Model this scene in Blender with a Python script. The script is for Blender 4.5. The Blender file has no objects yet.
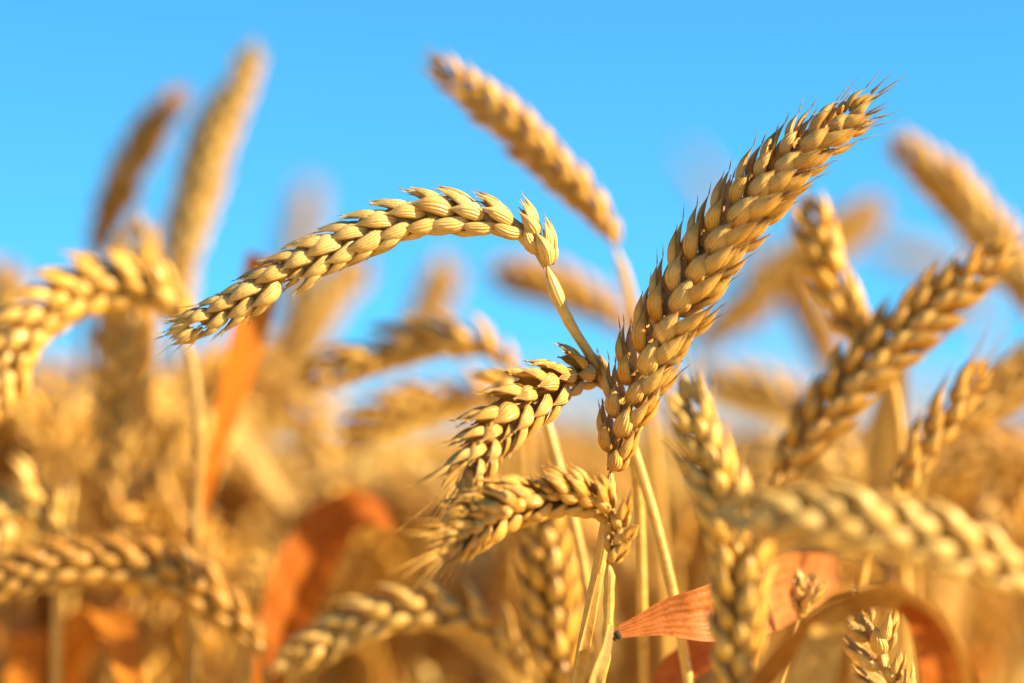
import bpy, math, random
import numpy as np
from mathutils import Vector

random.seed(11)
rng = np.random.default_rng(11)
R_ = math.radians
scene = bpy.context.scene
COL = scene.collection

# ------------------------------------------------------------------ camera
W, H = 1024, 683
CAM_Z = 0.86
LENS = 100.0
FOCUS = 0.57
PITCH = math.atan((402 - H / 2) / W * 36.0 / LENS)
cam_data = bpy.data.cameras.new('camera')
cam = bpy.data.objects.new('camera', cam_data)
COL.objects.link(cam)
cam.location = (0, 0, CAM_Z)
cam.rotation_euler = (math.pi / 2 + PITCH, 0, 0)
cam_data.lens = LENS
cam_data.sensor_width = 36.0
cam_data.clip_start = 0.02
cam_data.clip_end = 3000
cam_data.dof.use_dof = True
cam_data.dof.focus_distance = FOCUS
cam_data.dof.aperture_fstop = 3.8
scene.camera = cam

# ------------------------------------------------------------------ light
SUN_EL, SUN_AZ = 28.0, 74.0          # azimuth: degrees to the right of straight behind the camera
sd = Vector((math.sin(R_(SUN_AZ)) * math.cos(R_(SUN_EL)), -math.cos(R_(SUN_AZ)) * math.cos(R_(SUN_EL)), math.sin(R_(SUN_EL))))
sun_data = bpy.data.lights.new('sun', 'SUN')
sun_data.energy = 5.0
sun_data.angle = R_(0.6)
sun_data.color = (1.0, 0.80, 0.46)
sun = bpy.data.objects.new('sun', sun_data)
COL.objects.link(sun)
sun.rotation_euler = sd.to_track_quat('Z', 'Y').to_euler()
sun.location = sd * 20

world = bpy.data.worlds.new('World')
scene.world = world
world.use_nodes = True
wn = world.node_tree
wn.nodes.clear()
sky = wn.nodes.new('ShaderNodeTexSky')
sky.sky_type = 'NISHITA'
sky.sun_disc = False
sky.sun_elevation = R_(SUN_EL)
sky.sun_rotation = math.atan2(sd.x, sd.y)
sky.altitude = 200
sky.air_density = 1.0
sky.dust_density = 0.0
sky.ozone_density = 1.5
tint = wn.nodes.new('ShaderNodeMix')
tint.data_type = 'RGBA'
tint.blend_type = 'MULTIPLY'
tint.inputs['Factor'].default_value = 1.0
tint.inputs['B'].default_value = (0.37, 1.16, 1.34, 1)
bg = wn.nodes.new('ShaderNodeBackground')
bg.inputs['Strength'].default_value = 0.079
wo = wn.nodes.new('ShaderNodeOutputWorld')
# a deep, even summer sky: the paler band at the horizon is kept thin
wtc = wn.nodes.new('ShaderNodeTexCoord')
lift = wn.nodes.new('ShaderNodeVectorMath')
lift.operation = 'MULTIPLY_ADD'
lift.inputs[1].default_value = (1, 1, 1.25)
lift.inputs[2].default_value = (0, 0, .20)
wn.links.new(wtc.outputs['Generated'], lift.inputs[0])
wn.links.new(lift.outputs[0], sky.inputs['Vector'])
wn.links.new(sky.outputs['Color'], tint.inputs['A'])
wn.links.new(tint.outputs['Result'], bg.inputs['Color'])
wn.links.new(bg.outputs['Background'], wo.inputs['Surface'])

scene.view_settings.view_transform = 'Standard'
scene.view_settings.look = 'None'
scene.view_settings.exposure = 1.42
scene.view_settings.gamma = 1.0
scene.cycles.use_denoising = True
scene.cycles.max_bounces = 8
scene.cycles.transmission_bounces = 4
scene.cycles.sample_clamp_indirect = 4.0

# ------------------------------------------------------------------ camera space helpers
FWD = np.array([0, math.cos(PITCH), math.sin(PITCH)])
UPV = np.array([0, -math.sin(PITCH), math.cos(PITCH)])
RGT = np.array([1.0, 0, 0])
CAM = np.array([0, 0, CAM_Z])
TOCAM = -FWD


def at(px, py, d):
    """The point of the field seen at a pixel of the photograph, d metres in front of the lens."""
    k = 36.0 / LENS * d / W
    return CAM + FWD * d + RGT * ((px - W / 2) * k) + UPV * ((H / 2 - py) * k)


def pts(spec):
    return np.array([at(*p) for p in spec])


def norm(v):
    return v / (np.linalg.norm(v, axis=-1, keepdims=True) + 1e-12)


def spline(P, n):
    """Catmull-Rom through P, resampled to n points evenly along its length; columns beyond 3 ride along."""
    P = np.asarray(P, float)
    if len(P) == 2:
        P = np.array([P[0], P[0] * .67 + P[1] * .33, P[0] * .33 + P[1] * .67, P[1]])
    Q = np.vstack([2 * P[0] - P[1], P, 2 * P[-1] - P[-2]])
    out = []
    for i in range(1, len(Q) - 2):
        p0, p1, p2, p3 = Q[i - 1:i + 3]
        t = np.linspace(0, 1, 24, endpoint=False)[:, None]
        out.append(.5 * ((2 * p1) + (p2 - p0) * t + (2 * p0 - 5 * p1 + 4 * p2 - p3) * t ** 2 + (3 * p1 - p0 - 3 * p2 + p3) * t ** 3))
    out.append(P[-1:])
    C = np.vstack(out)
    s = np.concatenate([[0], np.cumsum(np.linalg.norm(np.diff(C[:, :3], axis=0), axis=1))])
    q = np.linspace(0, s[-1], n)
    return np.column_stack([np.interp(q, s, C[:, k]) for k in range(C.shape[1])]), s[-1]


def tangents(C):
    return norm(np.gradient(C, axis=0))


class Geo:
    """Vertices, faces and one RGBA attribute (across, along, tint, pale) of ONE mesh."""
    def __init__(self):
        self.v, self.f, self.c, self.n = [], [], [], 0

    def add(self, v, f, c):
        self.v.append(v)
        self.c.append(c)
        self.f.append(np.asarray(f) + self.n)
        self.n += len(v)

    def mesh(self, name, mat, origin):
        me = bpy.data.meshes.new(name)
        v = np.vstack(self.v) - origin
        f = np.vstack(self.f)
        me.vertices.add(len(v))
        me.vertices.foreach_set('co', v.astype(np.float32).ravel())
        me.loops.add(f.size)
        me.loops.foreach_set('vertex_index', f.astype(np.int32).ravel())
        me.polygons.add(len(f))
        me.polygons.foreach_set('loop_start', (np.arange(len(f)) * 4).astype(np.int32))
        me.polygons.foreach_set('use_smooth', np.ones(len(f), bool))
        a = me.color_attributes.new('grain', 'FLOAT_COLOR', 'POINT')
        a.data.foreach_set('color', np.vstack(self.c).astype(np.float32).ravel())
        me.materials.append(mat)
        me.update(calc_edges=True)
        me.validate()
        return me

    def link(self, name, mat, parent=None, origin=None, parent_origin=None):
        origin = np.zeros(3) if origin is None else origin
        o = bpy.data.objects.new(name, self.mesh(name, mat, origin))
        COL.objects.link(o)
        if parent is not None:
            o.parent = parent
            o.location = origin - parent_origin
        else:
            o.location = origin
        return o


def grid_faces(rings, around, wrap=True):
    f = []
    m = around if wrap else around - 1
    for i in range(rings - 1):
        for j in range(m):
            a, b = i * around + j, i * around + (j + 1) % around
            f.append((a, b, b + around, a + around))
    return np.array(f)


# ------------------------------------------------------------------ materials
def new_mat(name):
    m = bpy.data.materials.new(name)
    m.use_nodes = True
    n = m.node_tree
    n.nodes.clear()
    return m, n


def N(n, kind, **kw):
    x = n.nodes.new(kind)
    for k, v in kw.items():
        setattr(x, k, v)
    return x


def math_node(n, op, a, b=None, c=None, clamp=False):
    x = N(n, 'ShaderNodeMath', operation=op)
    x.use_clamp = clamp
    for i, s in enumerate((a, b, c)):
        if s is None:
            continue
        if isinstance(s, (int, float)):
            x.inputs[i].default_value = s
        else:
            n.links.new(s, x.inputs[i])
    return x.outputs[0]


def mix_col(n, fac, a, b, blend='MIX'):
    x = N(n, 'ShaderNodeMix', data_type='RGBA', blend_type=blend)
    for key, s in (('Factor', fac), ('A', a), ('B', b)):
        if isinstance(s, (int, float)):
            x.inputs[key].default_value = s
        elif isinstance(s, tuple):
            x.inputs[key].default_value = (*s, 1)
        else:
            n.links.new(s, x.inputs[key])
    return x.outputs['Result']


def ramp(n, fac, stops):
    r = N(n, 'ShaderNodeValToRGB')
    e = r.color_ramp.elements
    while len(e) < len(stops):
        e.new(.5)
    for k, (p, c) in enumerate(stops):
        e[k].position = p
        e[k].color = (*c, 1)
    n.links.new(fac, r.inputs['Fac'])
    return r.outputs['Color']


def noise(n, vec, scale, detail=3, rough=.55):
    x = N(n, 'ShaderNodeTexNoise')
    x.inputs['Scale'].default_value = scale
    x.inputs['Detail'].default_value = detail
    x.inputs['Roughness'].default_value = rough
    n.links.new(vec, x.inputs['Vector'])
    return x.outputs['Fac']


def straw_material(name, along, ribs, bump, rough, trans, pale_col, dark_col, sss=0.0, spec=.4, weather=False):
    """Dry plant tissue: colour along the piece, fine lengthwise ribs, mottling, a tint per piece."""
    m, n = new_mat(name)
    out = N(n, 'ShaderNodeOutputMaterial')
    p = N(n, 'ShaderNodeBsdfPrincipled')
    at_ = N(n, 'ShaderNodeAttribute', attribute_name='grain')
    sep = N(n, 'ShaderNodeSeparateColor')
    n.links.new(at_.outputs['Color'], sep.inputs['Color'])
    u, v, t = sep.outputs['Red'], sep.outputs['Green'], sep.outputs['Blue']
    pale = at_.outputs['Alpha']
    geo = N(n, 'ShaderNodeTexCoord')
    pos = geo.outputs['Object']
    mott = noise(n, pos, 420, 3)
    fine = noise(n, pos, 1500, 2)
    # ribs: stripes across, broken up by the mottling
    ph = math_node(n, 'ADD', math_node(n, 'MULTIPLY', u, ribs * 2 * math.pi), math_node(n, 'MULTIPLY', mott, 3.0))
    rib = math_node(n, 'MULTIPLY_ADD', math_node(n, 'SINE', ph), .5, .5)
    col = ramp(n, math_node(n, 'MULTIPLY', v, .8, clamp=True), along)
    col = mix_col(n, pale, col, pale_col)
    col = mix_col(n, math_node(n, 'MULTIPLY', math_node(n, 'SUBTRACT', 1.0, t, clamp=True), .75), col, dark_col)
    k = math_node(n, 'ADD', math_node(n, 'MULTIPLY', rib, .13), math_node(n, 'MULTIPLY', mott, .6))
    k = math_node(n, 'ADD', k, math_node(n, 'MULTIPLY', fine, .2))
    col = mix_col(n, 1.0, col, ramp(n, k, [(.25, (.58, .50, .40)), (.5, (1, 1, 1)), (.72, (1.16, 1.2, 1.3))]), 'MULTIPLY')
    if weather:
        big = noise(n, pos, 95, 2)
        col = mix_col(n, math_node(n, 'MULTIPLY', math_node(n, 'SUBTRACT', big, .5, clamp=True), 2.6, clamp=True), col, (.64, .44, .15))
        sp_ = noise(n, pos, 900, 1)
        col = mix_col(n, math_node(n, 'MULTIPLY', math_node(n, 'SUBTRACT', sp_, .70, clamp=True), 7.0, clamp=True), col, (.16, .08, .025))
    n.links.new(col, p.inputs['Base Color'])
    rr = N(n, 'ShaderNodeMapRange')
    rr.inputs['From Min'].default_value, rr.inputs['From Max'].default_value = .3, .7
    rr.inputs['To Min'].default_value, rr.inputs['To Max'].default_value = rough - .08, rough + .2
    n.links.new(mott, rr.inputs['Value'])
    n.links.new(rr.outputs['Result'], p.inputs['Roughness'])
    p.inputs['Specular IOR Level'].default_value = spec
    if sss:
        p.inputs['Subsurface Weight'].default_value = sss
        p.inputs['Subsurface Radius'].default_value = (1.0, .5, .15)
        p.inputs['Subsurface Scale'].default_value = .002
    h = math_node(n, 'ADD', rib, math_node(n, 'MULTIPLY', fine, .6))
    b = N(n, 'ShaderNodeBump')
    b.inputs['Strength'].default_value = bump
    b.inputs['Distance'].default_value = .0003
    n.links.new(h, b.inputs['Height'])
    n.links.new(b.outputs['Normal'], p.inputs['Normal'])
    if trans:
        tr = N(n, 'ShaderNodeBsdfTranslucent')
        n.links.new(mix_col(n, .5, col, (1, 1, 1), 'SCREEN') if False else col, tr.inputs['Color'])
        mx = N(n, 'ShaderNodeMixShader')
        mx.inputs['Fac'].default_value = trans
        n.links.new(p.outputs[0], mx.inputs[1])
        n.links.new(tr.outputs[0], mx.inputs[2])
        n.links.new(mx.outputs[0], out.inputs['Surface'])
    else:
        n.links.new(p.outputs[0], out.inputs['Surface'])
    return m


HUSK_RAMP = [(0, (.36, .13, .010)), (.16, (.64, .30, .022)), (.45, (.74, .375, .038)), (.66, (.60, .27, .024)), (.79, (.40, .18, .03)), (1, (.20, .09, .025))]
M_HUSK = straw_material('wheat_husk', HUSK_RAMP, 8, .6, .37, 0, (.76, .59, .25), (.34, .14, .016), sss=.15, spec=.5, weather=True)
M_HUSK_SOFT = straw_material('wheat_husk_soft', [(p, (c[0] * 1.04, c[1] * 1.1, c[2] * 1.15)) for p, c in HUSK_RAMP], 4, .25, .38, 0, (.76, .58, .22), (.34, .14, .016), spec=.45, weather=True)
M_STEM = straw_material('wheat_straw', [(0, (.66, .38, .08)), (.5, (.70, .42, .10)), (1, (.62, .35, .07))], 5, .35, .34, 0, (.76, .54, .18), (.20, .09, .02), spec=.45, weather=True)
M_LEAF_ORANGE = straw_material('dry_orange_leaf', [(0, (.62, .19, .014)), (.5, (.70, .22, .016)), (1, (.56, .20, .025))], 9, .4, .55, .5, (.76, .42, .08), (.42, .08, .008), spec=.2)
M_LEAF_RED = straw_material('dry_red_leaf', [(0, (.56, .19, .045)), (.4, (.60, .19, .04)), (1, (.46, .19, .06))], 6, .5, .45, .35, (.66, .38, .14), (.34, .05, .012), spec=.3)
M_LEAF_BROWN = straw_material('dry_brown_leaf', [(0, (.40, .18, .03)), (.5, (.44, .20, .03)), (1, (.36, .17, .04))], 7, .5, .5, .4, (.60, .38, .12), (.22, .09, .02), spec=.3)
M_LEAF_STRAW = straw_material('dry_straw_leaf', [(0, (.68, .38, .07)), (.5, (.74, .44, .09)), (1, (.66, .36, .07))], 9, .5, .45, .35, (.78, .55, .20), (.40, .17, .025))
M_STAND = straw_material('wheat_stand_straw', [(0, (.80, .52, .08)), (.5, (.84, .56, .10)), (1, (.80, .52, .08))], 3, .2, .5, .42, (.86, .64, .22), (.64, .33, .04))


def simple_mat(name, stops, scale, rough=.9):
    m, n = new_mat(name)
    out = N(n, 'ShaderNodeOutputMaterial')
    p = N(n, 'ShaderNodeBsdfPrincipled')
    tc = N(n, 'ShaderNodeTexCoord')
    k = noise(n, tc.outputs['Object'], scale, 6, .65)
    n.links.new(ramp(n, k, stops), p.inputs['Base Color'])
    p.inputs['Roughness'].default_value = rough
    b = N(n, 'ShaderNodeBump')
    b.inputs['Strength'].default_value = .5
    b.inputs['Distance'].default_value = .02
    n.links.new(k, b.inputs['Height'])
    n.links.new(b.outputs['Normal'], p.inputs['Normal'])
    n.links.new(p.outputs[0], out.inputs['Surface'])
    return m


M_SOIL = simple_mat('straw_strewn_soil', [(.3, (.46, .27, .05)), (.5, (.62, .40, .08)), (.7, (.74, .50, .12))], 9.0)
M_HEDGE = simple_mat('hedge_green', [(.3, (.045, .075, .018)), (.6, (.09, .12, .03)), (.8, (.14, .16, .05))], 1.2)
M_DARK = simple_mat('weathered_black_node', [(.3, (.015, .01, .008)), (.7, (.05, .03, .02))], 900.0, .6)

# ------------------------------------------------------------------ setting
def structure(o):
    o['kind'] = 'structure'
    return o


def ground():
    n = 61
    xs = np.sign(np.linspace(-1, 1, n)) * np.abs(np.linspace(-1, 1, n)) ** 4 * 2200
    X, Y = np.meshgrid(xs, xs + 0.0)
    Z = np.zeros_like(X)
    near = (np.abs(X) < 20) & (np.abs(Y) < 20)
    Z[near] += rng.normal(0, .008, near.sum()) - .008
    g = Geo()
    v = np.column_stack([X.ravel(), Y.ravel(), Z.ravel()])
    g.add(v, grid_faces(n, n, False), np.ones((n * n, 4)))
    structure(g.link('ground', M_SOIL))


ground()

# ------------------------------------------------------------------ grains, ears, stems, leaves
PROF = {
    'glume': ([0, .08, .22, .38, .55, .69, .80, .89, 1.0], [.38, .74, .97, 1.0, .90, .70, .42, .20, .06]),
    'lemma': ([0, .10, .26, .40, .56, .70, .83, .93, 1.0], [.32, .68, .96, 1.0, .86, .62, .35, .17, .07]),
}
LOD = {'hi': (14, 15), 'mid': (10, 10), 'lo': (6, 7)}
_cache = {}


def grain_template(kind, lod):
    """(v, theta) lattice of a husk; v goes past 1 along the awn."""
    key = (kind, lod)
    if key not in _cache:
        ar, nr = LOD[lod]
        vv = np.concatenate([np.linspace(0, 1, nr) ** .9, [1.08, 1.4, 1.75, 2.0]])
        th = np.linspace(0, 2 * np.pi, ar, endpoint=False)
        _cache[key] = (vv, th, grid_faces(len(vv), ar))
    return _cache[key]


def add_grain(g, base, D, X, L, hw, kind='glume', lod='hi', awn=.0015, curl=.1, skew=0.0, tint=1.0, pale=0.0, fat=1.0, awn_out=0.15, awr=.00022, awv=.25):
    """One husk from base along D, its back turned to X, length L, half width hw, with an awn of the given length."""
    vv, th, faces = grain_template(kind, lod)
    D = norm(D)
    X = norm(X - D * np.dot(X, D))
    Y = np.cross(D, X)
    vb = np.minimum(vv, 1.0)
    b = np.interp(vb, *PROF[kind]) * hw
    aw = np.clip(vv - 1, 0, 1)
    rad = np.maximum(awr * (1 - aw) ** .8, .00004)
    b = np.where(vv > 1, rad, b)
    b[-1] = .00003
    zc = vb * L + aw * awn
    xc = L * curl * np.sin(np.pi * vb * .92) * 1.1 + np.where(vv > 1, awn_out * aw ** 1.6 * awn, 0)
    yc = skew * hw * np.clip(vb - .35, 0, 1) ** 1.3 * 1.9
    ct, st = np.cos(th), np.sin(th)
    f_out = np.where(ct > 0, .66 * ct, .34 * ct)
    tw = np.minimum(th, 2 * np.pi - th)
    keel = .24 * np.exp(-(tw / .26) ** 2) * np.clip(ct, 0, 1)
    kk = (keel[None, :] * np.interp(vb, [0, .3, .7, 1], [.1, .6, 1.3, 1])[:, None])
    x = xc[:, None] + b[:, None] * (f_out[None, :] * fat + np.where(vv[:, None] > 1, .0, kk))
    y = yc[:, None] + b[:, None] * st[None, :] * np.where(vv > 1, .8, 1)[:, None]
    z = np.repeat(zc[:, None], len(th), 1)
    # papery overlap: the rim of the husk is notched inward on its inner face
    P = base + x[..., None] * X + y[..., None] * Y + z[..., None] * D
    c = np.empty((*x.shape, 4))
    c[..., 0] = (tw / np.pi)[None, :]
    c[..., 1] = np.where(vv > 1, (1.0 + aw * awv) if awv > 0 else .62, vb)[:, None]
    c[..., 2] = tint
    c[..., 3] = pale
    g.add(P.reshape(-1, 3), faces, c.reshape(-1, 4))


def add_tube(g, C, rad, around=8, tint=1.0, pale=0.0, ref=None):
    C = np.asarray(C)
    T = tangents(C)
    ref = TOCAM if ref is None else ref
    A = norm(np.cross(T, ref + 1e-4))
    B = np.cross(T, A)
    th = np.linspace(0, 2 * np.pi, around, endpoint=False)
    r = np.broadcast_to(rad, (len(C),))
    P = C[:, None, :] + r[:, None, None] * (np.cos(th)[None, :, None] * A[:, None, :] + np.sin(th)[None, :, None] * B[:, None, :])
    c = np.empty((len(C), around, 4))
    c[..., 0] = np.minimum(th, 2 * np.pi - th)[None, :] / np.pi
    c[..., 1] = np.linspace(0, 1, len(C))[:, None]
    c[..., 2] = np.broadcast_to(tint, (len(C),))[:, None]
    c[..., 3] = pale
    g.add(P.reshape(-1, 3), grid_faces(len(C), around), c.reshape(-1, 4))


def ear_frame(C, roll):
    T = tangents(C)
    Rr = norm(np.cross(T, TOCAM))
    F = np.cross(Rr, T)
    roll = np.broadcast_to(roll, (len(C),))
    U = np.cos(roll)[:, None] * Rr + np.sin(roll)[:, None] * F
    return T, U, np.cross(T, U)


def envelope(t, base=.62, tip=.55, slow=False):
    b2, b3 = (base + .06, base + .30) if slow else (.88, 1)
    return np.interp(t, [0, .12, .3, .65, .88, 1], [base, b2, b3, 1, .82, tip])


def jit(a):
    return 1 + random.uniform(-a, a)


def spikelet(g, p, T, U, V, s, k, alpha, lod, tint, pale, awn, fan=1.0, lemma_out=1.0, glume=1.0, lk=1.0, gw=1.1, **aw_kw):
    """Two glumes and three florets fanned across V, leaning out along U*s. k is the size."""
    out = U * s
    D = norm(T * math.cos(alpha) + out * math.sin(alpha))
    mm = .001 * k
    tt = lambda: tint + random.uniform(-.28, .16)
    pp = lambda: max(0, pale + random.uniform(-.12, .18))
    r = lambda a: random.uniform(-a, a)
    # florets first (two inner, two outer), then the glumes that clasp them
    bits = random.uniform
    if random.random() < .035:
        k_bad = bits(.55, .8)
        mm *= k_bad
    awl = lambda f: awn * f * (bits(.1, .3) if random.random() < .15 else bits(.6, 1.35))
    if lod != 'lo':
        for q in (-1, 1):
            add_grain(g, p + out * .95 * mm + D * (4.9 + .8 * q * s) * mm * lemma_out + V * q * .55 * mm, D + V * q * (.05 + r(.06)) + out * (.03 + r(.07)), out + V * q * .35,
                      9.2 * lk * mm * jit(.1), 1.35 * lk * mm * jit(.1), 'lemma', lod, awl(.9), .07, r(.3), tt(), pp(), **aw_kw)
        if lod == 'hi':
            add_grain(g, p + out * .9 * mm + D * 7.2 * mm * lemma_out, D + V * r(.12) + out * r(.1), out, 7.0 * lk * mm * jit(.14), 1.0 * lk * mm, 'lemma', lod, awl(.5), .05, r(.3), tt(), pp(), **aw_kw)
    for q in (-1, 1):
        base = p + out * .85 * mm + D * 2.7 * mm * lemma_out + V * q * 1.3 * mm
        add_grain(g, base, D + V * q * (.17 * fan + r(.07)) + out * (.05 + r(.07)), V * q * .75 + out * .75, 10.4 * lk * mm * jit(.09), 1.72 * lk * mm * jit(.1), 'lemma', lod,
                  awl(1.0), .08, -q * s * .25 + r(.15), tt(), pp(), fat=.95, **aw_kw)
    for q in (-1, 1):
        base = p + out * .4 * mm + V * q * 1.45 * mm
        add_grain(g, base, D + V * q * (.19 * fan + r(.07)) + out * (-.03 + r(.05)), V * q * .95 + out * .45, 8.6 * mm * glume * jit(.1), 2.05 * gw * mm * jit(.09), 'glume', lod,
                  awl(.5), .10, q * s * .5 + r(.15), tt(), pp(), fat=.98, **aw_kw)


CURRENT = {}


def place_origin(stem_pts):
    b = np.array(stem_pts[-1])
    return np.array([b[0], b[1], 0.0])


def tag(o, label, cat='wheat plant', group=None):
    o['label'] = label
    o['category'] = cat
    if group:
        o['group'] = group
    return o


def to_ground(P, lean=.10):
    """Carries a stem on from the bottom of the picture to the soil, straightening on the way."""
    P = np.asarray(P)
    last = P[-1]
    t = norm(P[-1] - P[-2])
    slope = np.clip(t[:2] / max(-t[2], .25), -.9, .9)
    zs = np.array([last[2] - q for q in (.008, .02, .045, .09, .17, .3, .48)] + [-.012])
    out = []
    cur, z0 = last[:2].copy(), last[2]
    for i, z in enumerate(zs):
        slope = slope * .72
        cur = cur + slope * (z0 - z)
        z0 = z
        out.append([cur[0], cur[1], z])
    return np.vstack([P, out])


def wheat_plant(label, ear, stem, roll=0.0, k=1.0, spacing=3.28, alpha=20, lod='hi', tint=.9, pale=.1, awn=.0016, tip_awn=None, r=.0013,
                split=True, mat=None, base_env=.62, tip_env=.55, group=None, fan=1.0, rach_r=.0011, swell=(), skip=0, lemma_out=1.0, glume=1.0, stem_tint=None, base_open=.6, slow=False, **aw_kw):
    """A wheat plant: stem to the soil, an ear along a bent line, its spikelets in two rows."""
    mat = mat or (M_HUSK if lod == 'hi' else M_HUSK_SOFT)
    E = pts(ear)
    S = np.vstack([E[:1], pts(stem)]) if len(stem) else E[:1]
    Sg = to_ground(S)
    root_p = np.array([Sg[-1][0], Sg[-1][1], 0.0])
    root = bpy.data.objects.new('wheat_plant', None)
    root.empty_display_size = .02
    COL.objects.link(root)
    root.location = root_p
    tag(root, label, group=group)
    # stem
    C, L = spline(Sg, 300 if lod == 'hi' else 160)
    g = Geo()
    sarr = np.linspace(0, L, len(C))
    rad = np.interp(sarr, [0, .012, .08, .4, L], [rach_r * 1.05, r * .92, r, r * 1.25, r * 1.5])
    for (s0, amp) in swell:
        rad = rad * (1 + .8 * amp * np.exp(-((sarr - s0) / .0011) ** 2))
    rad[0] = .0002
    tints = (tint if stem_tint is None else stem_tint) + .08 * np.sin(sarr * 160) - .35 * np.exp(-((sarr - .42) / .004) ** 2)
    add_tube(g, C, rad, 12 if lod == 'hi' else 8, tints, pale)
    g.link('stem', M_STEM, root, root_p, root_p)
    # ear
    sp = spacing * .001
    Ctmp, EL = spline(E, 200)
    n = max(6, int(EL / sp))
    C, EL = spline(E, n + 1)
    T, U, V = ear_frame(C, R_(roll) if np.isscalar(roll) else np.radians(np.interp(np.linspace(0, 1, n + 1), np.linspace(0, 1, len(roll)), roll)))
    g = Geo()
    zz = np.repeat(C, 1, 0) + U * (np.where(np.arange(n + 1) % 2 == 0, 1, -1) * .00035)[:, None]
    add_tube(g, zz, np.linspace(rach_r, rach_r * .5, n + 1), 6, tint - .05, pale)
    if split:
        earo = g.link('ear', mat, root, C[0], root_p)
    ta = awn if tip_awn is None else tip_awn
    for i in range(skip, n + 1):
        t = i / n
        kk = k * envelope(t, base_env, tip_env, slow)
        a = R_(alpha * (1 - .45 * t ** 3) * jit(.15))
        kk *= jit(.05)
        a *= float(np.interp(i, [0, 1, 4], [base_open, (1 + base_open) / 2, 1]))
        s = 1 if i % 2 == 0 else -1
        aw = awn * (.55 + .5 * t) + (ta - awn) * np.clip((t - .72) / .28, 0, 1) ** 1.3
        h = Geo() if split else g
        u = norm(U[i] + V[i] * random.uniform(-.10, .10))
        if i == n:
            a, u = R_(4), V[i]
        spikelet(h, C[i] + U[i] * s * .0004, T[i], u, np.cross(T[i], u), s, kk, a, lod, tint, pale, aw, fan, lemma_out=lemma_out, glume=glume, **aw_kw)
        if split:
            h.link('spikelet', mat, earo, C[i], C[0])
    if not split:
        g.link('ear', mat, root, C[0], root_p)
    CURRENT['root'], CURRENT['p'] = root, root_p
    return root


def leaf(spec, widths, faces, mat, tint=.9, pale=0.0, fold=.25, n=40, label=None, ripple=.04, parent=None, parent_p=None):
    """A dry blade along spec; widths in mm and facing angles (0 = flat to the camera, 90 = edge on) along it."""
    parent = CURRENT['root'] if parent is None else parent
    parent_p = CURRENT['p'] if parent_p is None else parent_p
    C, L = spline(pts(spec), n)
    T = tangents(C)
    Rr = norm(np.cross(T, TOCAM))
    F = np.cross(Rr, T)
    q = np.linspace(0, 1, n)
    w = np.interp(q, np.linspace(0, 1, len(widths)), widths) * .001 * .5
    w = np.convolve(np.pad(w, 3, 'edge'), np.ones(7) / 7, 'valid')
    a = np.radians(np.interp(q, np.linspace(0, 1, len(faces)), faces))
    Wd = np.cos(a)[:, None] * Rr + np.sin(a)[:, None] * F
    Nn = np.cross(Wd, T)
    m = 11
    u = np.linspace(-1, 1, m)
    ph = random.uniform(0, 6)
    rip = ripple * (np.sin(q[:, None] * 17 + ph + u[None, :] * 2) * np.abs(u)[None, :] + .5 * np.sin(q[:, None] * 41 + ph * 2 + u[None, :] * 3))
    off = fold * np.abs(u)[None, :] ** 1.3 + rip - .10 * np.exp(-(u / .12) ** 2)[None, :]
    P = C[:, None, :] + Wd[:, None, :] * (w[:, None] * u[None, :])[..., None] + Nn[:, None, :] * (w[:, None] * off)[..., None]
    c = np.empty((n, m, 4))
    c[..., 0] = (u * .5 + .5)[None, :]
    c[..., 1] = q[:, None]
    c[..., 2] = tint + .12 * np.sin(q * 9 + ph)[:, None]
    c[..., 3] = pale
    g = Geo()
    g.add(P.reshape(-1, 3), grid_faces(n, m, False), c.reshape(-1, 4))
    o = g.link('leaf', mat, parent, C[0], parent_p)
    if label:
        o['label'] = label
    return o


# ------------------------------------------------------------------ the sharp plants in the plane of focus
F0 = FOCUS
wheat_plant('large sharp wheat ear leaning right with short dark awns, tallest in the field',
            [(611, 470, .570), (620, 428, .570), (638, 380, .570), (666, 324, .569), (704, 260, .568), (748, 204, .567), (796, 155, .567), (842, 122, .568)],
            [(607, 520, .571), (598, 572, .573), (586, 634, .575), (575, 700, .577)], roll=[30, 34, 38, 40, 36], k=.97, spacing=3.3, alpha=25, awn=.0036, tip_awn=.0062, awr=.0003, awn_out=.04,
            tint=.88, pale=.10, gw=1.15, r=.00145, base_env=.72, tip_env=.62, fan=1.0)

leaf([(600, 566, .5716), (595, 588, .5718), (589, 618, .5724), (580, 660, .5735), (573, 705, .575)], [.6, 1.6, 2.2, 2.6, 3.0], [50, 35, 30, 25, 25], M_LEAF_STRAW, tint=.95, pale=.6, fold=.7, label='loose pale leaf sheath')

wheat_plant('pale arching wheat ear bowing left over open sky with two rows of smooth husks',
            [(547, 266, .572), (538, 243, .572), (520, 228, .571), (484, 219, .570), (438, 216, .569), (392, 225, .568), (343, 244, .567), (298, 268, .566), (252, 295, .566), (216, 314, .566), (200, 321, .566)],
            [(553, 286, .572), (568, 320, .573), (588, 352, .576), (606, 382, .580), (630, 440, .584), (652, 510, .586), (672, 590, .587), (690, 690, .588)],
            roll=[10, 6, 4, 4], k=.93, spacing=2.9, alpha=15, gw=1.0, awn=.0014, tip_awn=.0050, fan=.8, tint=.9, pale=.55, r=.0011, rach_r=.0013, tip_env=.66, base_env=.84,
            swell=((.006, .35), (.013, .3)), lemma_out=.62, lk=.9, glume=1.08)

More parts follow.
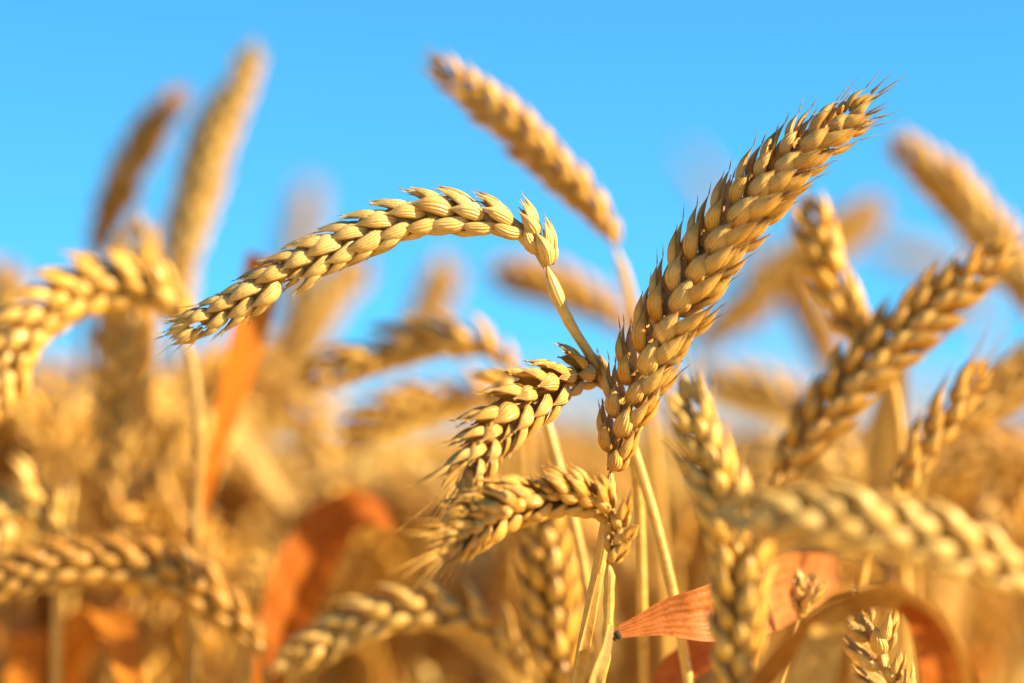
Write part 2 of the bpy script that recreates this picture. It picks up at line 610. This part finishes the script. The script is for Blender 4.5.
wheat_plant('drooping golden wheat ear left of the tall ear, tip bent down with long awns',
            [(607, 388, .580), (596, 378, .579), (578, 376, .576), (552, 386, .571), (526, 403, .567), (502, 426, .564), (482, 450, .561), (470, 468, .559)],
            [(616, 402, .582), (628, 440, .588), (637, 482, .592), (640, 540, .594), (642, 610, .597), (645, 700, .60)], roll=[26, 22, 18, 20], k=.84, spacing=2.6, alpha=24, awn=.0016, tip_awn=.016,
            tint=.92, pale=.18, r=.0012, tip_env=.72, awr=.00038, awv=-.45)

wheat_plant('short curled wheat ear bending sharply left under the tall ear, red leaf on its stem',
            [(609, 562, .562), (615, 549, .562), (618, 534, .562), (614, 519, .562), (601, 506, .562), (574, 497, .561), (542, 498, .560), (510, 507, .558), (482, 521, .555), (460, 536, .552)],
            [(610, 574, .562), (609, 594, .563), (608, 625, .563), (605, 660, .564), (597, 700, .565)], roll=[40, 46, 42, 36], k=.80, spacing=1.75, alpha=30, awn=.0016, tip_awn=.013,
            tint=.92, pale=.10, r=.00095, rach_r=.0009, base_env=.52, base_open=.45, slow=True, swell=((.004, .5), (.009, .4), (.014, .45), (.020, .35), (.030, .3)), awr=.00036, awv=-.45)
leaf([(619, 632, .563), (638, 627, .564), (668, 618, .565), (706, 614, .567), (745, 602, .582), (790, 586, .610), (838, 570, .645)], [1.2, 12, 14.5, 15, 14, 11, 7], [16, 6, 2, 0, 0, 0, 0],
     M_LEAF_RED, tint=.95, pale=.05, fold=.22, label='red brown dry leaf sticking out to the right', ripple=.06)
leaf([(610, 625, .562), (606, 648, .560), (598, 672, .558), (592, 700, .557)], [1.4, 2, 2.4, 2.6], [30, 20, 10, 0], M_LEAF_STRAW, tint=.85, pale=.5, fold=.5, label='pale torn leaf sheath')
g = Geo()
for (x, y, d, rr) in ((617, 634, 5625e-4, .0007), (619, 637, 5625e-4, .0006), (615, 639, .5625, .0005)):
    C = np.array([at(x - .1, y - rr * 4800, d), at(x, y - rr * 2400, d), at(x, y, d), at(x + .4, y + rr * 2600, d), at(x + .5, y + rr * 4400, d)])
    add_tube(g, C, np.array([.0001, rr * .9, rr, rr * .7, .0001]), 8, .2)
g.link('leaf_joint', M_DARK, CURRENT['root'], at(617, 635, 5625e-4), CURRENT['p'])

# ------------------------------------------------------------------ slightly soft plants
wheat_plant('golden wheat ear pointing up and left alone against the blue sky',
            [(614, 244, .645), (604, 224, .645), (580, 194, .644), (548, 162, .643), (512, 126, .642), (476, 96, .641), (446, 72, .640)],
            [(622, 268, .646), (634, 310, .648), (646, 380, .65), (655, 470, .652), (662, 560, .655), (668, 700, .66)], roll=[35, 30, 25], k=.72, spacing=2.69, alpha=21, lod='mid', tint=.75, awn=.0012, tip_awn=.003)

wheat_plant('brownish wheat ear slanting up to the right with dark husks along its upper edge',
            [(772, 488, .620), (788, 464, .620), (826, 412, .619), (876, 356, .618), (926, 312, .617), (964, 282, .616), (988, 262, .616)],
            [(764, 505, .62), (756, 545, .622), (752, 610, .624), (750, 700, .626)], roll=[32, 30, 28], k=.92, spacing=3.11, alpha=23, lod='mid', tint=.62, pale=0, awn=.0022, tip_awn=.007)

wheat_plant('slim reddish wheat ear with thin forked awns standing right of the brown slanting ear',
            [(880, 520, .612), (898, 494, .612), (916, 458, .612), (936, 428, .612), (956, 402, .612), (966, 388, .612)],
            [(868, 545, .613), (858, 600, .614), (852, 700, .615)], roll=[10, 5, 0], k=.82, spacing=4.20, alpha=11, lod='mid', tint=.6, pale=.05, awn=.004, tip_awn=.014, tip_env=.75)

wheat_plant('upright golden wheat ear in front of the red leaf, its rows spread at the top',
            [(738, 706, .532), (737, 664, .532), (739, 614, .532), (738, 572, .533), (729, 524, .534), (714, 482, .536), (702, 446, .538), (695, 420, .539)],
            [(740, 720, .532), (742, 760, .532)], roll=[24, 20, 16], k=.88, spacing=2.69, alpha=20, lod='mid', tint=.92, pale=.18, awn=.004, tip_awn=.010, tip_env=.8, awv=-.4)

wheat_plant('upright wheat ear with a rounded tip between the tall ear and the slanting brown ear',
            [(878, 352, .628), (866, 336, .628), (850, 308, .628), (832, 270, .628), (820, 240, .628), (813, 222, .628)],
            [(888, 372, .63), (898, 420, .633), (902, 500, .636), (904, 600, .64), (905, 700, .644)], roll=[24, 20, 20], k=.90, spacing=3.03, alpha=14, lod='mid', tint=.92, pale=.1, awn=.0015)

wheat_plant('thick pale blurred ear lying across the lower right with two rows of round husks',
            [(1050, 592, .512), (1010, 572, .510), (960, 550, .508), (905, 534, .507), (850, 522, .507), (800, 515, .508), (760, 513, .510)],
            [(1085, 615, .515), (1110, 660, .518), (1120, 720, .52)], roll=[-14, -12, -8], k=1.0, spacing=3.86, alpha=15, lod='mid', tint=.72, pale=.5, awn=.001, r=.0012, tip_env=.7)

wheat_plant('brown wheat ear arching left below the pale arching ear, seen against the sky',
            [(512, 372, .66), (504, 358, .66), (484, 346, .66), (444, 340, .66), (398, 346, .66), (352, 361, .66), (322, 373, .66)],
            [(518, 390, .66), (524, 430, .662), (528, 500, .664), (530, 600, .666), (532, 700, .668)], roll=[16, 14, 12], k=.86, spacing=2.89, alpha=17, lod='mid', tint=.62, pale=.12, awn=.0012)

wheat_plant('blurred brown ear hanging level just under the brown arching ear',
            [(505, 420, .70), (498, 404, .70), (474, 396, .70), (440, 398, .70), (400, 408, .70), (362, 428, .70)],
            [(510, 440, .70), (514, 500, .704), (516, 600, .71), (518, 700, .714)], roll=20, k=.86, spacing=2.89, alpha=17, lod='mid', tint=.6, pale=.05)

wheat_plant('bright golden wheat ear arching off the left edge with round sunlit husks',
            [(182, 330, .635), (174, 308, .634), (150, 294, .633), (112, 288, .632), (74, 296, .63), (38, 320, .628), (12, 356, .627), (-12, 400, .626)],
            [(188, 350, .635), (196, 390, .635), (198, 440, .635), (196, 520, .636), (194, 600, .638), (192, 700, .64)], roll=[30, 24, 20], k=1.0, spacing=2.89, alpha=21, lod='mid', tint=.9, pale=.2, awn=.0014, stem_tint=.2)  # low stem_tint puts the shade on this stem into its colour
leaf([(198, 524, .650), (206, 490, .650), (222, 430, .652), (240, 360, .655), (254, 300, .658), (262, 256, .66)], [2.6, 4.4, 7, 10, 10.5, 9.5], [-50, -50, -48, -45, -42, -40], M_LEAF_ORANGE,
     tint=1.0, fold=.12, label='orange dry leaf standing up and leaning right', ripple=.03)

wheat_plant('shaded olive brown wheat ear arching across the lower left, tip at the frame edge',
            [(262, 656, .632), (246, 632, .632), (216, 604, .631), (174, 578, .63), (124, 566, .629), (64, 566, .628), (4, 578, .627), (-30, 590, .627)],
            [(268, 690, .634), (272, 740, .636)], roll=[10, 8, 8], k=.94, spacing=3.03, alpha=17, lod='mid', tint=.0, pale=.0, awn=.002)  # lowest tint: the shade over this ear is put into its colour

wheat_plant('small wheat ear hooking down at the left edge above the shaded arching ear',
            [(58, 560, .645), (54, 524, .645), (38, 504, .645), (16, 504, .645), (-2, 530, .645), (-12, 570, .645)],
            [(58, 600, .646), (56, 700, .648)], roll=25, k=.98, spacing=3.03, alpha=22, lod='mid', tint=.8, pale=.35)

wheat_plant('wheat ear bowing low at the bottom with fat pale husks left of the curled ear',
            [(524, 676, .628), (508, 648, .628), (482, 624, .627), (448, 612, .626), (412, 610, .626), (372, 620, .627), (330, 640, .628), (296, 656, .628)],
            [(530, 700, .63), (534, 760, .63)], roll=[8, 6, 6], k=.82, spacing=3.31, alpha=19, lod='mid', tint=.8, pale=.4, awn=.0012)
leaf([(530, 720, .64), (510, 680, .642), (480, 645, .643), (446, 625, .645), (420, 622, .648)], [4, 5, 6, 5, 3], [40, 35, 30, 30, 30], M_LEAF_STRAW, tint=.85, pale=.4, label='pale curved straw leaf')

wheat_plant('upright blurred brown wheat ear at bottom centre directly behind the curled ear',
            [(562, 716, .620), (560, 690, .620), (556, 650, .620), (552, 605, .620), (548, 560, .620), (543, 524, .620)],
            [(564, 740, .646), (565, 790, .647)], roll=[20, 20, 15], k=1.0, spacing=2.89, alpha=20, lod='mid', tint=.62, pale=.1, awn=.0022)

wheat_plant('small spiky pale wheat ear at bottom right under the arched leaf',
            [(900, 712, .578), (893, 690, .578), (884, 664, .578), (874, 642, .578), (866, 624, .578)],
            [(905, 740, .579), (908, 790, .58)], roll=[40, 38, 35], k=.82, spacing=2.82, alpha=40, lod='hi', tint=.8, pale=.5, awn=.001, tip_env=.62, base_env=.9)

wheat_plant('thin immature wheat ear with a tiny knotted tip left of the arched leaf',
            [(799, 618, .590), (802, 606, .590), (806, 594, .590), (808, 586, .590)],
            [(794, 640, .59), (784, 672, .59), (776, 705, .59)], roll=30, k=.42, spacing=1.43, alpha=34, lod='mid', tint=.8, pale=.4, r=.0007, rach_r=.0008, awn=.0006)

# ------------------------------------------------------------------ soft blurred plants that rise into the sky
SOFT = dict(lod='mid', split=False)
wheat_plant('dark brown blurred ear leaning right at the top left of the sky',
            [(92, 262, .735), (104, 228, .735), (124, 178, .735), (148, 136, .735), (172, 104, .735)],
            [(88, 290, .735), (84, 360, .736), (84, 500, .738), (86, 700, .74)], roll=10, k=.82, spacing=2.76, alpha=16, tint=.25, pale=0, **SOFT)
wheat_plant('tall pale blurred ear at the top left, the taller of two leaning there',
            [(180, 330, .725), (178, 290, .725), (188, 230, .725), (208, 156, .725), (230, 100, .725), (247, 66, .725)],
            [(182, 370, .725), (184, 480, .728), (186, 700, .73)], roll=30, k=.9, spacing=2.76, alpha=20, tint=.95, pale=.45, stem_tint=.3, **SOFT)
wheat_plant('upright blurred wheat ear with spread husks standing behind the bright arching ear on the left',
            [(112, 500, .672), (116, 450, .672), (122, 390, .672), (128, 330, .672), (132, 280, .672), (137, 246, .672)],
            [(111, 540, .673), (112, 620, .674), (114, 700, .676)], roll=15, k=1.0, spacing=3.17, alpha=22, tint=.78, pale=.3, awn=.003, lod='mid')
wheat_plant('golden blurred ear cut by the right edge near the top, leaning left',
            [(1046, 330, .70), (1024, 288, .70), (990, 236, .70), (950, 190, .70), (912, 154, .70)],
            [(1058, 360, .70), (1070, 450, .70), (1072, 700, .70)], roll=25, k=.95, spacing=2.76, alpha=19, tint=.82, pale=.15, **SOFT)
wheat_plant('wide blurred golden ear leaning right behind the tall ear and the rounded ear',
            [(690, 352, .80), (722, 326, .80), (762, 290, .80), (812, 254, .80), (866, 216, .80)],
            [(680, 370, .80), (668, 440, .80), (664, 700, .80)], roll=25, k=1.05, spacing=2.89, alpha=20, tint=.8, pale=.1, **SOFT)
wheat_plant('orange brown blurred ear nodding left under the bend of the pale arching ear',
            [(634, 340, .76), (620, 322, .76), (590, 302, .76), (556, 288, .76), (512, 276, .76)],
            [(642, 380, .76), (646, 500, .762), (650, 700, .765)], roll=20, k=.92, spacing=2.76, alpha=18, tint=.55, pale=0, **SOFT)
wheat_plant('pale blurred ear rising steeply behind the middle of the brown arching ear',
            [(406, 352, .82), (420, 324, .82), (432, 300, .82), (444, 276, .82)],
            [(400, 380, .82), (394, 480, .82), (392, 700, .82)], roll=20, k=.9, spacing=2.76, alpha=20, tint=.75, pale=.25, **SOFT)
wheat_plant('faint far ear standing in the sky left of the pale arching ear',
            [(288, 330, .95), (294, 280, .95), (300, 235, .95), (308, 196, .95)],
            [(286, 380, .95), (284, 500, .95), (284, 700, .95)], roll=20, k=.85, spacing=2.76, alpha=18, tint=.75, pale=.35, **SOFT)
wheat_plant('dark blurred ear with a hanging stem right of the wide blurred ear',
            [(838, 385, .80), (826, 350, .80), (810, 312, .80), (796, 280, .80)],
            [(842, 420, .80), (846, 520, .80), (848, 700, .80)], roll=20, k=.95, spacing=2.76, alpha=19, tint=.5, pale=.0, **SOFT)
wheat_plant('brown blurred ear slanting in from the right edge behind the slim reddish ear',
            [(930, 440, .665), (952, 424, .665), (984, 400, .665), (1016, 376, .665), (1050, 350, .665)],
            [(920, 460, .665), (914, 520, .667), (912, 700, .67)], roll=20, k=.92, spacing=2.76, alpha=18, tint=.72, pale=.05, lod='mid')
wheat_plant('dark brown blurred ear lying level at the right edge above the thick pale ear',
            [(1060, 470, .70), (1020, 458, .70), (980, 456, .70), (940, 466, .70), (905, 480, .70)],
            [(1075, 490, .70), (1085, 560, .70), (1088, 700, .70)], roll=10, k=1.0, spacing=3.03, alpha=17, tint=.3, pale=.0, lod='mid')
wheat_plant('pale blurred ear lying level behind the foot of the brown slanting ear',
            [(880, 500, .70), (860, 478, .70), (828, 468, .70), (790, 470, .70), (752, 482, .70)],
            [(890, 530, .70), (894, 600, .70), (896, 700, .70)], roll=12, k=.95, spacing=3.17, alpha=19, tint=.78, pale=.4, lod='mid')
wheat_plant('faint blurred grey ear behind the top of the tall ear',
            [(760, 300, 1.15), (742, 250, 1.15), (716, 200, 1.15), (690, 158, 1.15)],
            [(770, 340, 1.15), (776, 460, 1.15), (778, 700, 1.15)], roll=20, k=.62, spacing=2.76, alpha=14, tint=.6, pale=.4, **SOFT)
wheat_plant('faint pale far ear leaning left between the rounded ear and the right edge',
            [(985, 330, 1.0), (962, 292, 1.0), (930, 266, 1.0), (884, 250, 1.0)],
            [(992, 370, 1.0), (996, 500, 1.0), (998, 700, 1.0)], roll=20, k=.8, spacing=2.76, alpha=16, tint=.8, pale=.45, **SOFT)
wheat_plant('blurred yellow ear with a broad upright straw leaf beside the slim reddish ear',
            [(842, 470, .76), (834, 440, .76), (806, 412, .76), (766, 392, .76), (722, 380, .76)],
            [(848, 520, .76), (850, 600, .76), (852, 700, .76)], roll=16, k=.98, spacing=2.89, alpha=18, tint=.7, pale=.15, **SOFT)
leaf([(866, 560, .66), (874, 500, .66), (884, 440, .66), (894, 390, .66), (898, 350, .66)], [9, 9, 8.5, 7.5, 5], [10, 10, 15, 20, 20], M_LEAF_STRAW, tint=1.0, pale=.05, fold=.2)
wheat_plant('pale blurred ear rising right behind the orange standing leaf',
            [(250, 440, .80), (268, 400, .80), (292, 350, .80), (318, 310, .80), (350, 278, .80)],
            [(244, 470, .80), (238, 560, .80), (236, 700, .80)], roll=22, k=1.1, spacing=2.76, alpha=20, tint=.95, pale=.35, **SOFT)
leaf([(228, 400, .72), (242, 425, .72), (262, 455, .72), (284, 490, .72), (300, 512, .72)], [5, 7, 7.5, 7, 4], [15, 15, 15, 15, 15], M_LEAF_STRAW, tint=1.0, pale=.55, fold=.2)
wheat_plant('blurred golden ear at the far left edge rising behind the bright arching ear',
            [(-8, 420, .76), (-2, 372, .76), (2, 330, .76), (6, 284, .76)],
            [(-12, 460, .76), (-14, 560, .76), (-14, 700, .76)], roll=25, k=1.0, spacing=2.82, alpha=20, tint=.75, pale=.2, **SOFT)
leaf([(100, 600, .70), (84, 540, .70), (64, 480, .70), (46, 430, .70), (34, 396, .70)], [6, 7, 7, 6, 3], [15, 15, 15, 15, 15], M_LEAF_STRAW, tint=.95, pale=.4, fold=.2)

# plants whose ears hide behind others and whose dry leaves show
wheat_plant('wheat plant with a broad orange leaf folded over at the lower left of centre',
            [(408, 560, .74), (404, 536, .74), (392, 520, .74), (372, 510, .74), (348, 506, .74), (322, 512, .74)],
            [(410, 590, .74), (412, 640, .74), (412, 720, .74)], roll=20, k=.85, spacing=2.76, alpha=18, tint=.45, pale=0, **SOFT)
leaf([(392, 524, .665), (366, 514, .662), (340, 520, .660), (316, 556, .655), (294, 604, .65), (272, 660, .645), (262, 700, .645)], [6, 10, 13.5, 14.5, 12.5, 8, 5], [-50, -30, -22, -18, -12, 5, 20], M_LEAF_ORANGE,
     tint=.6, fold=.4, label='broad orange leaf bent over at its middle', ripple=.06)
wheat_plant('wheat plant with a wide brown leaf arched over in the lower right foreground',
            [(1080, 640, .60), (1086, 612, .60), (1098, 592, .60), (1120, 580, .60), (1146, 588, .60)],
            [(1060, 670, .58), (1020, 700, .55), (992, 740, .52)], roll=20, k=.85, spacing=2.76, alpha=18, tint=.6, pale=.2, **SOFT)
leaf([(976, 720, .526), (954, 655, .524), (928, 612, .523), (888, 592, .523), (848, 600, .524), (806, 628, .526), (770, 664, .528), (736, 712, .53)],
     [6, 8, 9, 9.5, 9.5, 9, 7, 5], [46, 50, 54, 57, 54, 50, 47, 45], M_LEAF_BROWN, tint=.6, pale=.0, fold=.25, label='wide brown leaf arched over', ripple=.03)  # dry brown, darkened to carry the shade on the leaf's outer side
leaf([(900, 606, .522), (922, 626, .520), (936, 654, .518), (942, 690, .517), (943, 720, .517)], [2, 5.5, 7, 7, 6], [10, 5, 0, 0, 0], M_LEAF_ORANGE, tint=.45, pale=0, fold=.2, label='red orange leaf under the arch')
leaf([(846, 606, .524), (832, 628, .522), (820, 656, .520), (810, 690, .519), (804, 720, .519)], [3, 6, 8, 9, 9], [-20, -20, -20, -20, -20], M_LEAF_STRAW, tint=1.0, pale=0, fold=.2, label='bright yellow blade for the sunlit underside of the arched leaf')  # added blade: sun glowing through the arched leaf, put into colour
wheat_plant('wheat plant with a dark red leaf low behind the tall stems',
            [(676, 560, .70), (678, 536, .70), (690, 516, .70), (708, 506, .70), (728, 510, .70)],
            [(674, 590, .70), (672, 640, .70), (671, 700, .70)], roll=20, k=.8, spacing=2.76, alpha=18, tint=.6, pale=.1, **SOFT)
leaf([(658, 700, .60), (672, 678, .60), (690, 662, .60), (714, 652, .60), (740, 650, .60)], [5, 7, 8, 7, 5], [30, 20, 20, 20, 20], M_LEAF_RED, tint=.6, fold=.3, label='dark red leaf')
wheat_plant('bare straight straw with its ear hidden behind the drooping golden ear',
            [(542, 402, .602), (538, 392, .603), (528, 386, .604), (516, 386, .605), (504, 392, .606)],
            [(546, 420, .602), (560, 470, .601), (578, 540, .60), (588, 600, .60), (594, 700, .60)], roll=20, k=.7, spacing=3.02, alpha=16, lod='mid', tint=.85, pale=.2, r=.0011)

# ------------------------------------------------------------------ more plants of the stand behind, each its own, copied from a few kinds
def prototype(nod, k, tint, pale, leafy):
    """A plant of about 0.82 m at the origin; returns (meshes, height)."""
    zt = .80
    lean = random.uniform(-.04, .04)
    stem = np.array([[0, 0, -.012], [lean * .2, 0, .25], [lean * .6, 0, .5], [lean, 0, zt - .08], [lean * 1.1, 0, zt - .03]])
    e0 = stem[-1]
    a = np.linspace(0, R_(nod), 5)
    E, p, ln = [e0], e0.copy(), .085
    for i in range(1, 7):
        th = R_(8) + R_(nod) * (i / 6) ** 1.2
        p = p + np.array([math.sin(th), 0, math.cos(th)]) * ln / 6
        E.append(p)
    E = np.array(E)
    S, L = spline(stem, 24)
    gs = Geo()
    add_tube(gs, S, np.linspace(.0019, .0012, len(S)), 6, tint, pale)
    C, EL = spline(E, 21)
    T = tangents(C)
    U0 = norm(np.cross(T, np.array([0, 1.0, 0.01])))
    ro = random.uniform(0, 3)
    V0 = np.cross(T, U0)
    ge = Geo()
    add_tube(ge, C, np.linspace(.001, .0005, len(C)), 5, tint, pale)
    for i in range(len(C)):
        u = U0[i] * math.cos(ro) + V0[i] * math.sin(ro)
        s = 1 if i % 2 == 0 else -1
        spikelet(ge, C[i], T[i], u, np.cross(T[i], u), s, k * envelope(i / 20), R_(20), 'lo', tint, pale, .002)
    out = [('stem', gs.mesh('stem', M_STEM, np.zeros(3))), ('ear', ge.mesh('ear', M_HUSK_SOFT, np.zeros(3)))]
    for j in range(leafy):
        z0 = random.uniform(.5, .74)
        az = random.uniform(0, 6.28)
        r = np.array([math.cos(az), math.sin(az), 0])
        n = 16
        q = np.linspace(0, 1, n)
        Lc = np.array([lean * .6, 0, z0]) + r * (q * .10)[:, None] + np.array([0, 0, 1.0]) * (q * .10 - q ** 2.2 * random.uniform(.10, .22))[:, None]
        T2 = tangents(Lc)
        sd_ = norm(np.cross(T2, [0, 0, 1.0]) + .001)
        nn = np.cross(sd_, T2)
        w = np.interp(q, [0, .2, .6, 1], [.002, .0048, .0042, .0005])
        uu = np.linspace(-1, 1, 5)
        P = Lc[:, None] + sd_[:, None] * (w[:, None] * uu)[..., None] + nn[:, None] * (w[:, None] * np.abs(uu) * .4)[..., None]
        c = np.ones((n, 5, 4))
        c[..., 0] = uu * .5 + .5
        c[..., 1] = q[:, None]
        c[..., 2] = tint
        c[..., 3] = pale
        gl = Geo()
        gl.add(P.reshape(-1, 3), grid_faces(n, 5, False), c.reshape(-1, 4))
        out.append(('leaf', gl.mesh('leaf', random.choice([M_LEAF_STRAW, M_LEAF_STRAW, M_LEAF_ORANGE]), np.zeros(3))))
    return out, max(E[:, 2])


PROTOS = [prototype(n_, k_, t_, p_, l_) for n_, k_, t_, p_, l_ in
          ((20, 1.0, .9, .2, 2), (60, 1.0, .8, .1, 3), (100, .95, .95, .4, 2), (130, 1.0, .7, .15, 3), (80, 1.05, .55, 0, 1), (35, .95, .95, .3, 2), (115, 1.0, .85, .05, 1), (150, .95, .9, .3, 1), (10, .8, .3, .1, 2), (70, .85, .95, .8, 2), (105, 1.1, .2, 0, 1), (50, .75, .8, .2, 2), (90, .9, .15, .2, 2), (30, .85, 1.0, .9, 1))]


def stand_plant(px, py, d):
    meshes, hgt = random.choice(PROTOS)
    p = at(px, py, d)
    s = p[2] / hgt
    root = bpy.data.objects.new('wheat_plant', None)
    root.empty_display_size = .02
    COL.objects.link(root)
    root.location = (p[0], p[1], 0)
    root.rotation_euler = (0, 0, random.uniform(0, 6.28))
    root.scale = (s, s, s)
    tag(root, 'blurred ripe wheat plant in the dense stand behind the sharp ears', group='blurred wheat plants of the stand behind')
    for nm, me in meshes:
        o = bpy.data.objects.new(nm, me)
        COL.objects.link(o)
        o.parent = root


random.seed(5)
for i in range(120):
    d = .78 + 1.0 * random.random() ** 1.3
    px = random.uniform(-90, 1114)
    top = 425 + 26 * math.sin(px * .013 + 1.0)
    py = random.uniform(top, top + 150 + 60 * random.random())
    stand_plant(px, py, d)


def crown_line(px):
    return float(np.interp(px, [-60, 150, 200, 310, 360, 520, 600, 660, 760, 880, 960, 1090], [338, 338, 372, 400, 440, 440, 415, 395, 405, 400, 392, 380]))


for i in range(160):
    px = random.uniform(-70, 1090)
    if i % 5 == 0:
        px = random.uniform(-70, 190)
    q = random.random()
    near = i % 5 < 2 and not 250 < px < 650
    stand_plant(px, crown_line(px) + (45 if near else 10) + (240 if px > 250 or not near else 110) * q ** 1.2, random.uniform(.69, .79) if near else random.uniform(.75, .98))

# ------------------------------------------------------------------ the field that runs on to the horizon
def low_plant(nod, rnd):
    """A light version of a plant as raw arrays, for the uncountable field."""
    g = Geo()
    lean = rnd.uniform(-.04, .04)
    S, _ = spline(np.array([[0, 0, -.012], [lean * .4, 0, .4], [lean, 0, .72]]), 6)
    add_tube(g, S, np.linspace(.002, .0014, 6), 4, .85, .15)
    E, p = [S[-1]], S[-1].copy()
    for i in range(1, 6):
        th = R_(8) + R_(nod) * (i / 5) ** 1.2
        p = p + np.array([math.sin(th), 0, math.cos(th)]) * .018
        E.append(p)
    C, _ = spline(np.array(E), 14)
    rad = np.interp(np.linspace(0, 1, 14), [0, .15, .5, .85, 1], [.0035, .006, .0066, .005, .001]) * np.where(np.arange(14) % 2, 1.12, .82)
    add_tube(g, C, rad, 6, rnd.uniform(.6, 1.0), rnd.uniform(.0, .4))
    for j in range(2):
        az, z0 = rnd.uniform(0, 6.28), rnd.uniform(.4, .66)
        n = 7
        q = np.linspace(0, 1, n)
        r = np.array([math.cos(az), math.sin(az), 0])
        Lc = np.array([lean * .6, 0, z0]) + r * (q * .11)[:, None] + np.array([0, 0, 1.0]) * (q * .12 - q ** 2 * .18)[:, None]
        sd_ = np.array([-r[1], r[0], 0])
        w = np.interp(q, [0, .3, .7, 1], [.002, .005, .004, .0005])
        uu = np.array([-1, 0, 1.0])
        P = Lc[:, None] + sd_ * (w[:, None] * uu)[..., None] + np.array([0, 0, 1.0]) * (w[:, None] * np.abs(uu) * .4)[..., None]
        c = np.ones((n, 3, 4))
        c[..., 0] = uu * .5 + .5
        c[..., 1] = q[:, None]
        c[..., 2] = .8
        c[..., 3] = .2
        g.add(P.reshape(-1, 3), grid_faces(n, 3, False), c.reshape(-1, 4))
    return np.vstack(g.v), np.vstack(g.f), np.vstack(g.c)


def field():
    rnd = random.Random(3)
    kinds = [low_plant(n_, rnd) for n_ in (15, 40, 70, 100, 125, 150)]
    hs = [k[0][:, 2].max() for k in kinds]
    g = Geo()
    for i in range(4200):
        q = rnd.random()
        d = 1.35 + 12.5 * q ** 1.7
        x = rnd.uniform(-1, 1) * (.18 * d * 1.35 + .12)
        ki = rnd.randrange(len(kinds))
        v, f, c = kinds[ki]
        top = CAM_Z + .004 - rnd.random() ** 1.1 * .085 - .012 * min(d, 2.5) * .3
        s = top / hs[ki]
        a = rnd.uniform(0, 6.28)
        R = np.array([[math.cos(a), -math.sin(a), 0], [math.sin(a), math.cos(a), 0], [0, 0, 1]])
        c2 = c.copy()
        c2[:, 2] += rnd.uniform(-.3, .15)
        g.add((v * s) @ R.T + np.array([x, d, 0]), f, c2)
    o = g.link('wheat_field', M_STAND)
    o['kind'] = 'stuff'
    o['label'] = 'mass of blurred golden wheat filling the field to the horizon'
    o['category'] = 'wheat field'


field()


def hedge():
    """Leafy hedgerows far beyond the wheat."""
    rnd = np.random.default_rng(8)
    g = Geo()
    Q = 5200
    for (x0, x1, y0, h) in ((-42, -14, 150, 2.2), (44, 62, 150, 2.6)):
        cx = rnd.uniform(x0, x1, Q // 2)
        top = h * (.75 + .25 * np.sin(cx * .9) * np.sin(cx * .37 + 1))
        cz = rnd.random(Q // 2) ** .7 * top
        cy = y0 + rnd.normal(0, .8, Q // 2)
        for x, y, z in zip(cx, cy, cz):
            a = norm(rnd.normal(size=3)) * .16
            b = np.cross(a, norm(rnd.normal(size=3)))
            p = np.array([x, y, z])
            g.add(np.array([p - a, p - b, p + a, p + b]), np.array([[0, 1, 2, 3]]), np.ones((4, 4)))
    o = g.link('far_hedgerow', M_HEDGE)
    o['kind'] = 'stuff'
    o['label'] = 'dark green hedgerow blurred on the horizon beyond the wheat'
    o['category'] = 'hedgerow'


hedge()
